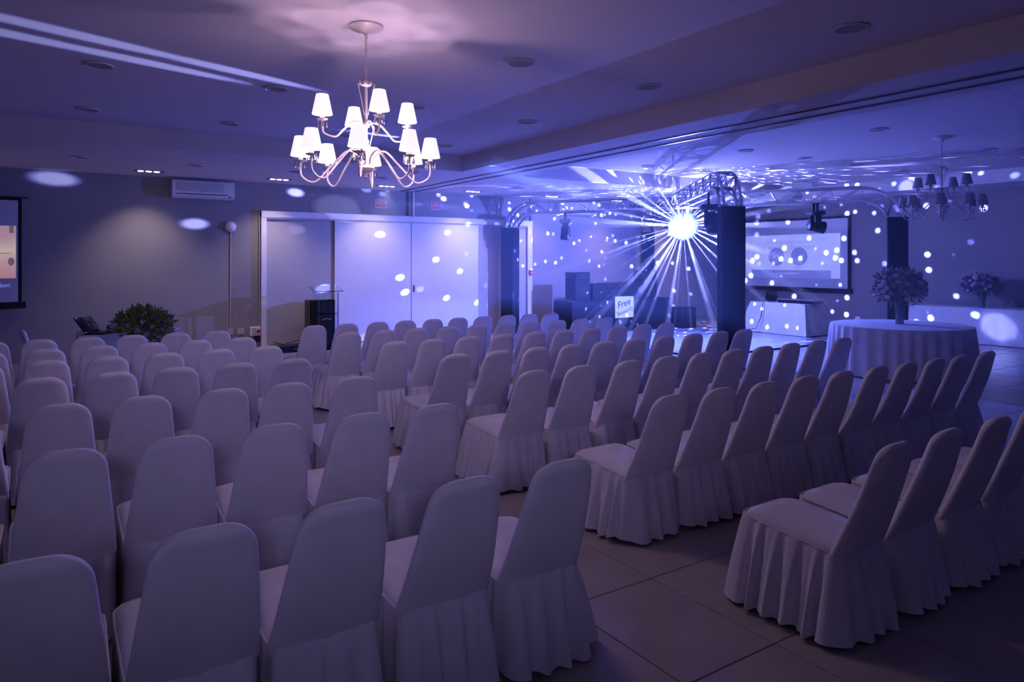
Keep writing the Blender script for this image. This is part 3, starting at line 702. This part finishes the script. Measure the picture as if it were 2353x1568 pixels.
# ------------------------------------------------------------------ projection screens
GREY_T = mat('slide_text', (.42, .44, .62), .8, emit=(.24, .29, .72), es=.42)
def screen(loc, rz, w_, z0, z1, label):
    t = thing('projection_screen', label, 'screen', loc, rz)          # looks to local -Y
    part('cloth', MB().box(-w_/2+.05, w_/2-.05, -.012, -.006, z0, z1), M_SCREEN, t, False)
    part('black_border', MB().box(-w_/2, -w_/2+.05, -.013, -.004, z0, z1), M_BLACK, t, False)
    part('black_border', MB().box(w_/2-.05, w_/2, -.013, -.004, z0, z1), M_BLACK, t, False)
    part('black_border', MB().box(-w_/2, w_/2, -.013, -.004, z1, z1+.06), M_BLACK, t, False)
    part('weight_bar', MB().bbox(-w_/2-.06, w_/2+.06, -.03, .02, z0-.11, z0, .008), M_BLACK, t)
    part('hanging_rod', MB().tube([(-w_/2-.1, 0, z1+.05), (w_/2+.1, 0, z1+.05)], .012, 8), M_DARK, t)
    for sx in (-1, 1): part('wall_bracket', MB().box(sx*w_*.42-.015, sx*w_*.42+.015, -.005, .079, z1+.03, z1+.07), M_DARK, t, False)
    return t
t = screen((RX1-.08, 12.13, 0), -PI/2, 3.50, 1.03, 2.86, 'white projection screen with a slide on the end wall')
SLIDE = mat('slide_light', (.7, .7, .8), .8, emit=(.42, .52, 1.0), es=.42)
SLIDE_D = mat('slide_dark', (.4, .42, .6), .8, emit=(.16, .20, .62), es=.32)
s = part('slide_image', MB().box(-1.47, 1.50, -.016, -.013, 1.29, 2.48), SLIDE, t, False, label='bright projected slide')
part('slide_band', MB().box(-1.25, 1.24, -.019, -.0165, 1.27, 1.50), SLIDE_D, s, False, label='darker band along the bottom of the slide')
for x in (-.42, .30):
    mb = MB(); mb.rings([[(x+r*math.cos(2*PI*i/36), y, 1.87+r*math.sin(2*PI*i/36)) for i in range(36)] for r, y in ((.255, -.014), (.255, -.020), (.001, -.0205))]); part('slide_disc', mb, SLIDE_D, s, False, label='round dark picture on the slide')
    for w2, z in ((.17, 1.575), (.12, 1.54)): part('slide_caption', MB().box(x-w2, x+w2, -.0185, -.0165, z, z+.012), GREY_T, s, False)
for i, (tx, z) in enumerate((('VALORES ESPECIAIS EM', 2.26), ('COMÉRCIO E CORPORATIVO', 2.12))):
    link('slide_print', text_mesh(tx, .125, GREY_T), s, (-.06, -.018, z), (PI/2, 0, 0))
link('slide_print', text_mesh('AUTO ATENDIMENTO', .075, SLIDE), s, (-.06, -.021, 1.40), (PI/2, 0, 0))
mb = MB().tube([(-.56, -.023, 1.80), (-.46, -.023, 1.88), (-.40, -.023, 1.90), (-.32, -.023, 1.84)], .008, 5); part('slide_drawing', mb, SLIDE, s)
mb = MB().tube([(-.55, -.023, 1.74), (-.29, -.023, 1.74)], .006, 5); part('slide_drawing', mb, SLIDE, s)
for z in (1.93, 1.90, 1.87): part('slide_drawing', MB().tube([(.34, -.023, z), (.46, -.023, z)], .006, 5), SLIDE, s)
t = screen((-1.60, WY-.08, 0), 0, 2.46, 1.06, 2.77, 'projection screen with a warm picture at the left wall')
WARM = bpy.data.materials.new('slide_warm'); WARM.use_nodes = True; nt = WARM.node_tree
b = nt.nodes['Principled BSDF']; tc = nt.nodes.new('ShaderNodeTexCoord'); sp = nt.nodes.new('ShaderNodeSeparateXYZ'); cr = nt.nodes.new('ShaderNodeValToRGB'); no = nt.nodes.new('ShaderNodeTexNoise')
no.inputs['Scale'].default_value = 2.5; nt.links.new(tc.outputs['Generated'], sp.inputs[0]); nt.links.new(tc.outputs['Object'], no.inputs['Vector'])
ad = nt.nodes.new('ShaderNodeMath'); ad.operation = 'MULTIPLY_ADD'; nt.links.new(no.outputs[0], ad.inputs[0]); ad.inputs[1].default_value = .35; nt.links.new(sp.outputs[2], ad.inputs[2])
nt.links.new(ad.outputs[0], cr.inputs[0]); e = cr.color_ramp.elements; e[0].position = .15; e[0].color = (.45, .16, .17, 1); e[1].position = 1.0; e[1].color = (.42, .24, .22, 1)
x = e.new(.5); x.color = (.50, .30, .24, 1); x = e.new(.7); x.color = (.60, .48, .36, 1)
nt.links.new(cr.outputs[0], b.inputs['Emission Color']); b.inputs['Emission Strength'].default_value = .62; WARM.cycles.emission_sampling = 'NONE'; b.inputs['Base Color'].default_value = (.5, .5, .5, 1)
s = part('slide_image', MB().box(-1.1, 1.15, -.016, -.013, 1.46, 2.34), WARM, t, False, label='warm orange projected picture')
DK = mat('slide_silhouette', (.2, .15, .18), .8, emit=(.16, .12, .20), es=.5)
part('slide_shape', MB().box(-1.1, 1.08, -.0185, -.0165, 1.875, 1.885), DK, s, False)
mb = MB(); mb.rings([[(1.085+r*math.cos(2*PI*i/16), y, 1.74+1.5*r*math.sin(2*PI*i/16)) for i in range(16)] for r, y in ((.045, -.0165), (.045, -.019), (.001, -.0195))]); part('slide_shape', mb, DK, s, False)
part('slide_shape', MB().box(1.06, 1.12, -.0185, -.0165, 2.22, 2.34), DK, s, False)
link('slide_print', text_mesh('Kvilladori', .095, mat('caption_blue', (.2, .25, .6), .8, emit=(.20, .26, .75), es=.6), align='RIGHT'), t, (1.07, -.018, 1.34), (PI/2, 0, 0))

# ------------------------------------------------------------------ dance floor
df = thing('dance_floor', 'glossy panelled dance floor under the truss', 'dance floor', (9.88, 8.80, 0))
M_DANCE = mat('dance_panel', (.55, .56, .62), .08, vary=.03)
pm = MB().bbox(.004, .736, .004, .736, 0, .022, .003).mesh('floor_panel', M_DANCE, False)
for i in range(6):
    for j in range(6): link('floor_panel', pm, df, (i*.74, j*.74, 0))
for a in ((-.06, 4.50, -.06, 0), (-.06, 4.50, 4.44, 4.50), (-.06, 0, 0, 4.44), (4.44, 4.50, 0, 4.44)): part('edge_trim', MB().box(a[0], a[1], a[2], a[3], 0, .026), M_BLACK, df, False)

# ------------------------------------------------------------------ truss portals
def portal(A, B, label, name='truss_portal'):
    A = Vector(A); B = Vector(B); d_ = B-A; L_ = d_.length; rz = math.atan2(d_.y, d_.x)
    t = thing(name, label, 'truss', (A.x, A.y, 0), rz, None)
    zc, s_, R_ = 3.00, .125, .62      # centre height of the beam, half section, arc radius
    zb = zc-R_
    def path(off_r):                  # off_r: outward offset in the portal plane
        P = [(-off_r, 0.02)]; P.append((-off_r, zb*.5)); P.append((-off_r, zb))
        for k in range(1, 9):
            a = PI-PI/2*k/8; P.append((R_+(R_+off_r)*math.cos(a), zb+(R_+off_r)*math.sin(a)))
        n_ = 24
        for k in range(1, n_): P.append((R_+(L_-2*R_)*k/n_, zc+off_r))
        for k in range(0, 9):
            a = PI/2-PI/2*k/8; P.append((L_-R_+(R_+off_r)*math.cos(a), zb+(R_+off_r)*math.sin(a)))
        P.append((L_+off_r, zb*.5)); P.append((L_+off_r, .02)); return P
    po, pi = path(s_), path(-s_)
    for y in (-s_, s_):
        for P in (po, pi): part('chord_tube', MB().tube([(x, y, z) for x, z in P], .024, 8), M_ALU, t)
    # resample arcs for the bent lattice rods
    def resample(P, n):
        Ls = [0]
        for i in range(len(P)-1): Ls.append(Ls[-1]+math.hypot(P[i+1][0]-P[i][0], P[i+1][1]-P[i][1]))
        out = []
        for k in range(n+1):
            q_ = Ls[-1]*k/n; i = min(max(j for j in range(len(Ls)) if Ls[j] <= q_+1e-9), len(P)-2); u = (q_-Ls[i])/max(Ls[i+1]-Ls[i], 1e-9)
            out.append((P[i][0]+(P[i+1][0]-P[i][0])*u, P[i][1]+(P[i+1][1]-P[i][1])*u))
        return out
    n = 52; ro, ri = resample(po, n), resample(pi, n)
    for y in (-s_, s_): part('lattice_rod', MB().tube([((ro if k % 2 else ri)[k][0], y, (ro if k % 2 else ri)[k][1]) for k in range(n+1)], .010, 6), M_ALU, t)
    for P in (ro, ri): part('lattice_rod', MB().tube([(P[k][0], -s_ if k % 2 else s_, P[k][1]) for k in range(n+1)], .010, 6), M_ALU, t)
    for x in (R_, R_+(L_-2*R_)*.33, R_+(L_-2*R_)*.67, L_-R_):
        part('joint_plate', MB().box(x-.03, x-.012, -s_-.02, s_+.02, zc-s_-.02, zc-s_+.03), M_ALU, t, False)
        part('joint_plate', MB().box(x-.03, x-.012, -s_-.02, s_+.02, zc+s_-.03, zc+s_+.02), M_ALU, t, False)
    for x in (0, L_):
        mb = MB(); ring = lambda z, k: [(x+px*k, py*k, z) for px, py in ((-.17, -.15), (-.15, -.17), (.15, -.17), (.17, -.15), (.17, .15), (.15, .17), (-.15, .17), (-.17, .15))]
        mb.rings([ring(.03, 1.0), ring(1.2, .985), ring(2.54, 1.0), ring(2.55, .9)]); part('post_cover', mb, M_BLACK, t, label='black stretch cover round the truss post')
        part('base_plate', MB().bbox(x-.21, x+.21, -.21, .21, 0, .02, .004), M_DARK, t)
    return t
portal((9.30, 14.22), (12.98, 6.90), 'aluminium truss arch from the doors wall to the post beside the round table')
portal((8.41, 6.91), (13.84, 14.22), 'aluminium truss arch from the big front post to the far corner')
def moving_head(loc, rz, tilt, label, lit=False):
    t = thing('moving_head_light', label, 'stage light', loc, rz, 'moving head lights on the truss')   # origin at the clamp, hanging down
    for x in (-.075, .075): part('clamp', MB().bbox(x-.018, x+.018, -.025, .025, -.14, .05, .005), M_DARK, t)
    part('base', MB().rings([[(x*k, y*k, z) for x, y in ((-.20, -.09), (-.15, -.13), (.15, -.13), (.20, -.09), (.20, .09), (.15, .13), (-.15, .13), (-.20, .09))] for k, z in ((.8, -.23), (1, -.21), (1, -.16), (.85, -.14))]), M_DARK, t, False)
    for x in (-.115, .115): part('yoke_arm', MB().bbox(x-.028, x+.028, -.06, .06, -.50, -.22, .012), M_DARK, t)
    h = part('head', MB().lathe([(.06, -.15), (.10, -.13), (.105, -.02), (.11, .06), (.118, .12), (.12, .17), (.105, .175)], 20), M_DARK, t, True, (0, 0, -.43), (tilt, 0, 0))
    part('lens', MB().lathe([(.10, .176), (.06, .190), (.001, .195)], 20), (mat('lit_lens', (.8, .85, 1), .2, emit=(.6, .68, 1.0), es=14) if lit else M_BLACKGLOSS), h)
    return t
def on_line(A, B, u): return (A[0]+(B[0]-A[0])*u, A[1]+(B[1]-A[1])*u)
pa = on_line((9.30, 14.22), (12.98, 6.90), .18); moving_head((pa[0], pa[1], 2.85), math.radians(57), PI, 'moving head light hanging before the far air conditioner')
pb = on_line((9.30, 14.22), (12.98, 6.90), .83); moving_head((pb[0], pb[1], 2.85), math.radians(57), math.radians(100), 'moving head light with lit lens in front of the far screen', True)
pc = on_line((8.41, 6.91), (13.84, 14.22), .11); moving_head((pc[0]-.05, pc[1], 2.80), math.radians(-40), math.radians(150), 'large dark moving head light beside the big front post')

# ------------------------------------------------------------------ crystal effect ball
t = thing('effect_ball', 'blazing blue-white crystal effect ball hanging at the truss crossing', 'stage light', (BALL.x, BALL.y, BALL.z))
part('hanger', MB().tube([(0, 0, .17), (0, 0, .40)], .015, 8), M_DARK, t)
part('base_ring', MB().lathe([(.03, .142), (.045, .15), (.045, .18), (.02, .19)], 24), M_DARK, t)
M_LENS = bpy.data.materials.new('ball_lens'); M_LENS.use_nodes = True; nt = M_LENS.node_tree; nt.nodes.clear()   # clear plastic lens lit from inside
tr = nt.nodes.new('ShaderNodeBsdfTransparent'); em = nt.nodes.new('ShaderNodeEmission'); em.inputs[0].default_value = (.62, .70, 1.0, 1); em.inputs[1].default_value = 40
ad = nt.nodes.new('ShaderNodeAddShader'); ou = nt.nodes.new('ShaderNodeOutputMaterial'); nt.links.new(tr.outputs[0], ad.inputs[0]); nt.links.new(em.outputs[0], ad.inputs[1]); nt.links.new(ad.outputs[0], ou.inputs[0]); M_LENS.cycles.emission_sampling = 'NONE'
lens = MB().lathe([(.022, 0), (.018, .008), (.001, .012)], 8).mesh('lens', M_LENS, False)
for k in range(60):
    g = (k+.5)/60; ph = k*2.399963; cz = 1-2*g
    if cz > .62: continue
    v = Vector((math.sqrt(1-cz*cz)*math.cos(ph), math.sqrt(1-cz*cz)*math.sin(ph), cz))
    link('lens', lens, t, v*.145, v.to_track_quat('Z', 'Y').to_euler())
part('dome', MB().sphere((0, 0, 0), .142, 24, 14), M_LENS, t, label='glowing clear dome')
# ------------------------------------------------------------------ DJ booth
t = thing('dj_table', 'long black skirted DJ table at the doors wall', 'table', (11.85, 13.35, 0))
part('skirt', MB().rings([[(1.62*k*math.copysign(min(1, abs(math.cos(a))*1.6), math.cos(a)), .36*k*math.copysign(min(1, abs(math.sin(a))*1.6), math.sin(a)), z) for a in [2*PI*i/48 for i in range(48)]] for k, z in ((1.02, .01), (1.0, .4), (1.0, .775), (.98, .78))]), M_BLACK, t, False)
part('tabletop', MB().bbox(-1.63, 1.63, -.37, .37, .78, .80, .005), M_BLACK, t)
def dj_box(nm, label, x, y, z, w_, d_, h_, cat, cone=False):
    t = thing(nm, label, cat, (x, y, z))
    part('cabinet', MB().bbox(-w_/2, w_/2, -d_/2, d_/2, 0, h_, .012), M_BLACK, t)
    if cone:
        mb = MB(); mb.rings([[(r*math.cos(2*PI*i/24), yy, h_*.38+r*math.sin(2*PI*i/24)) for i in range(24)] for r, yy in ((w_*.38, -d_/2-.004), (w_*.38, -d_/2-.014), (w_*.34, -d_/2-.014), (w_*.12, -d_/2+.03), (.001, -d_/2+.02))]); part('woofer', mb, M_DARK, t)
        part('horn', MB().bbox(-w_*.3, w_*.3, -d_/2-.01, -d_/2+.01, h_*.74, h_*.93, .006), M_DARK, t)
    else:
        for k in range(3): part('control_strip', MB().bbox(-w_/2+.04, w_/2-.04, -d_/2-.008, -d_/2+.004, .04+k*h_/3.2, .04+k*h_/3.2+h_/5, .003), M_DARK, t)
    return t
dj_box('loudspeaker', 'black loudspeaker standing on the left end of the DJ table', 10.72, 13.4, .80, .46, .4, .68, 'loudspeaker', True)
dj_box('equipment_rack', 'wide low black equipment rack in the middle of the DJ table', 11.75, 13.4, .80, 1.5, .5, .40, 'rack')
dj_box('loudspeaker', 'black loudspeaker standing on the right end of the DJ table', 12.95, 13.4, .80, .46, .4, .72, 'loudspeaker', True)
dj_box('bass_speaker', 'black bass speaker on the floor right of the DJ table', 13.85, 12.95, 0, .5, .5, .55, 'loudspeaker', True)
t = thing('dj_sign', 'white sign lettered Free Sound DJ on the front of the DJ table', 'sign', (11.82, 12.955, .62), 0)
part('board', MB().box(-.30, .30, -.012, .012, -.26, .26), M_WHITE, t, False)
INK = mat('sign_ink', (.03, .04, .16), .6)
for tx, sz, x, z in (('Free', .24, -.02, .085), ('Sound', .15, -.07, -.13), ('DJ', .13, .20, -.05)):
    link('lettering', text_mesh(tx, sz, INK, .003, .15), t, (x, -.014, z), (PI/2, math.radians(-14), 0))

# ------------------------------------------------------------------ bank of thin haze between the seats and the dance floor
hz = part('haze', MB().box(5.2, 7.75, 1.2, RY1-.12, 1.0, ZL-.02), M_WHITE, None, False)
hm = bpy.data.materials.new('thin_haze'); hm.use_nodes = True; nt = hm.node_tree; nt.nodes.clear()
vs = nt.nodes.new('ShaderNodeVolumeScatter'); vs.inputs['Density'].default_value = HAZE_DENSITY; vs.inputs['Color'].default_value = (.45, .66, 1, 1); vs.inputs['Anisotropy'].default_value = .2
ou = nt.nodes.new('ShaderNodeOutputMaterial'); nt.links.new(vs.outputs[0], ou.inputs['Volume'])
hz.data.materials.clear(); hz.data.materials.append(hm); hz['kind'] = 'stuff'
tag(hz, 'thin bank of machine haze drifting before the dance floor', 'haze')

gm = hm.copy(); gm.name = 'glare_haze'; gm.node_tree.nodes['Volume Scatter'].inputs['Density'].default_value = .30
SM = []
for k, dn in enumerate(SHAFT_DENSITY):
    sm = hm.copy(); sm.name = 'shaft_haze_%d' % k; sm.node_tree.nodes['Volume Scatter'].inputs['Density'].default_value = dn; sm.node_tree.nodes['Volume Scatter'].inputs['Color'].default_value = (.9, .93, 1, 1); SM.append(sm)
beams = thing('haze_shafts', 'fan of light shafts in the haze round the effect ball', 'light beams', BALL)
beams['kind'] = 'stuff'
part('glare_core', MB().sphere((0, 0, 0), .32, 28, 16), gm, beams)  # glare round the ball, shaped as an added sphere of dense haze
for v, wid in SHAFT_DIR:
    L_ = 3.4                                   # thins out, or ends at the first surface of the room
    for ax, lo, hi in ((0, 5.0, RX1-.05), (1, 4.0, RY1-.12), (2, .04, ZL-.02)):
        if v[ax] > 1e-6: L_ = min(L_, (hi-BALL[ax])/v[ax])
        elif v[ax] < -1e-6: L_ = min(L_, (lo-BALL[ax])/v[ax])
    q_ = v.to_track_quat('Z', 'Y')
    for k, (r0, r1) in enumerate(((.33, .8), (.8, 1.7), (1.7, 3.4))):
        r1 = min(r1, L_-.05-wid*L_)
        if r1 < r0+.05: break
        mb = MB(); mb.rings([[q_ @ Vector((r*wid*math.cos(2*PI*i/14), r*wid*math.sin(2*PI*i/14), r)) for i in range(14)] for r in (r0, r1)])
        part('light_shaft', mb, SM[k], beams, False)
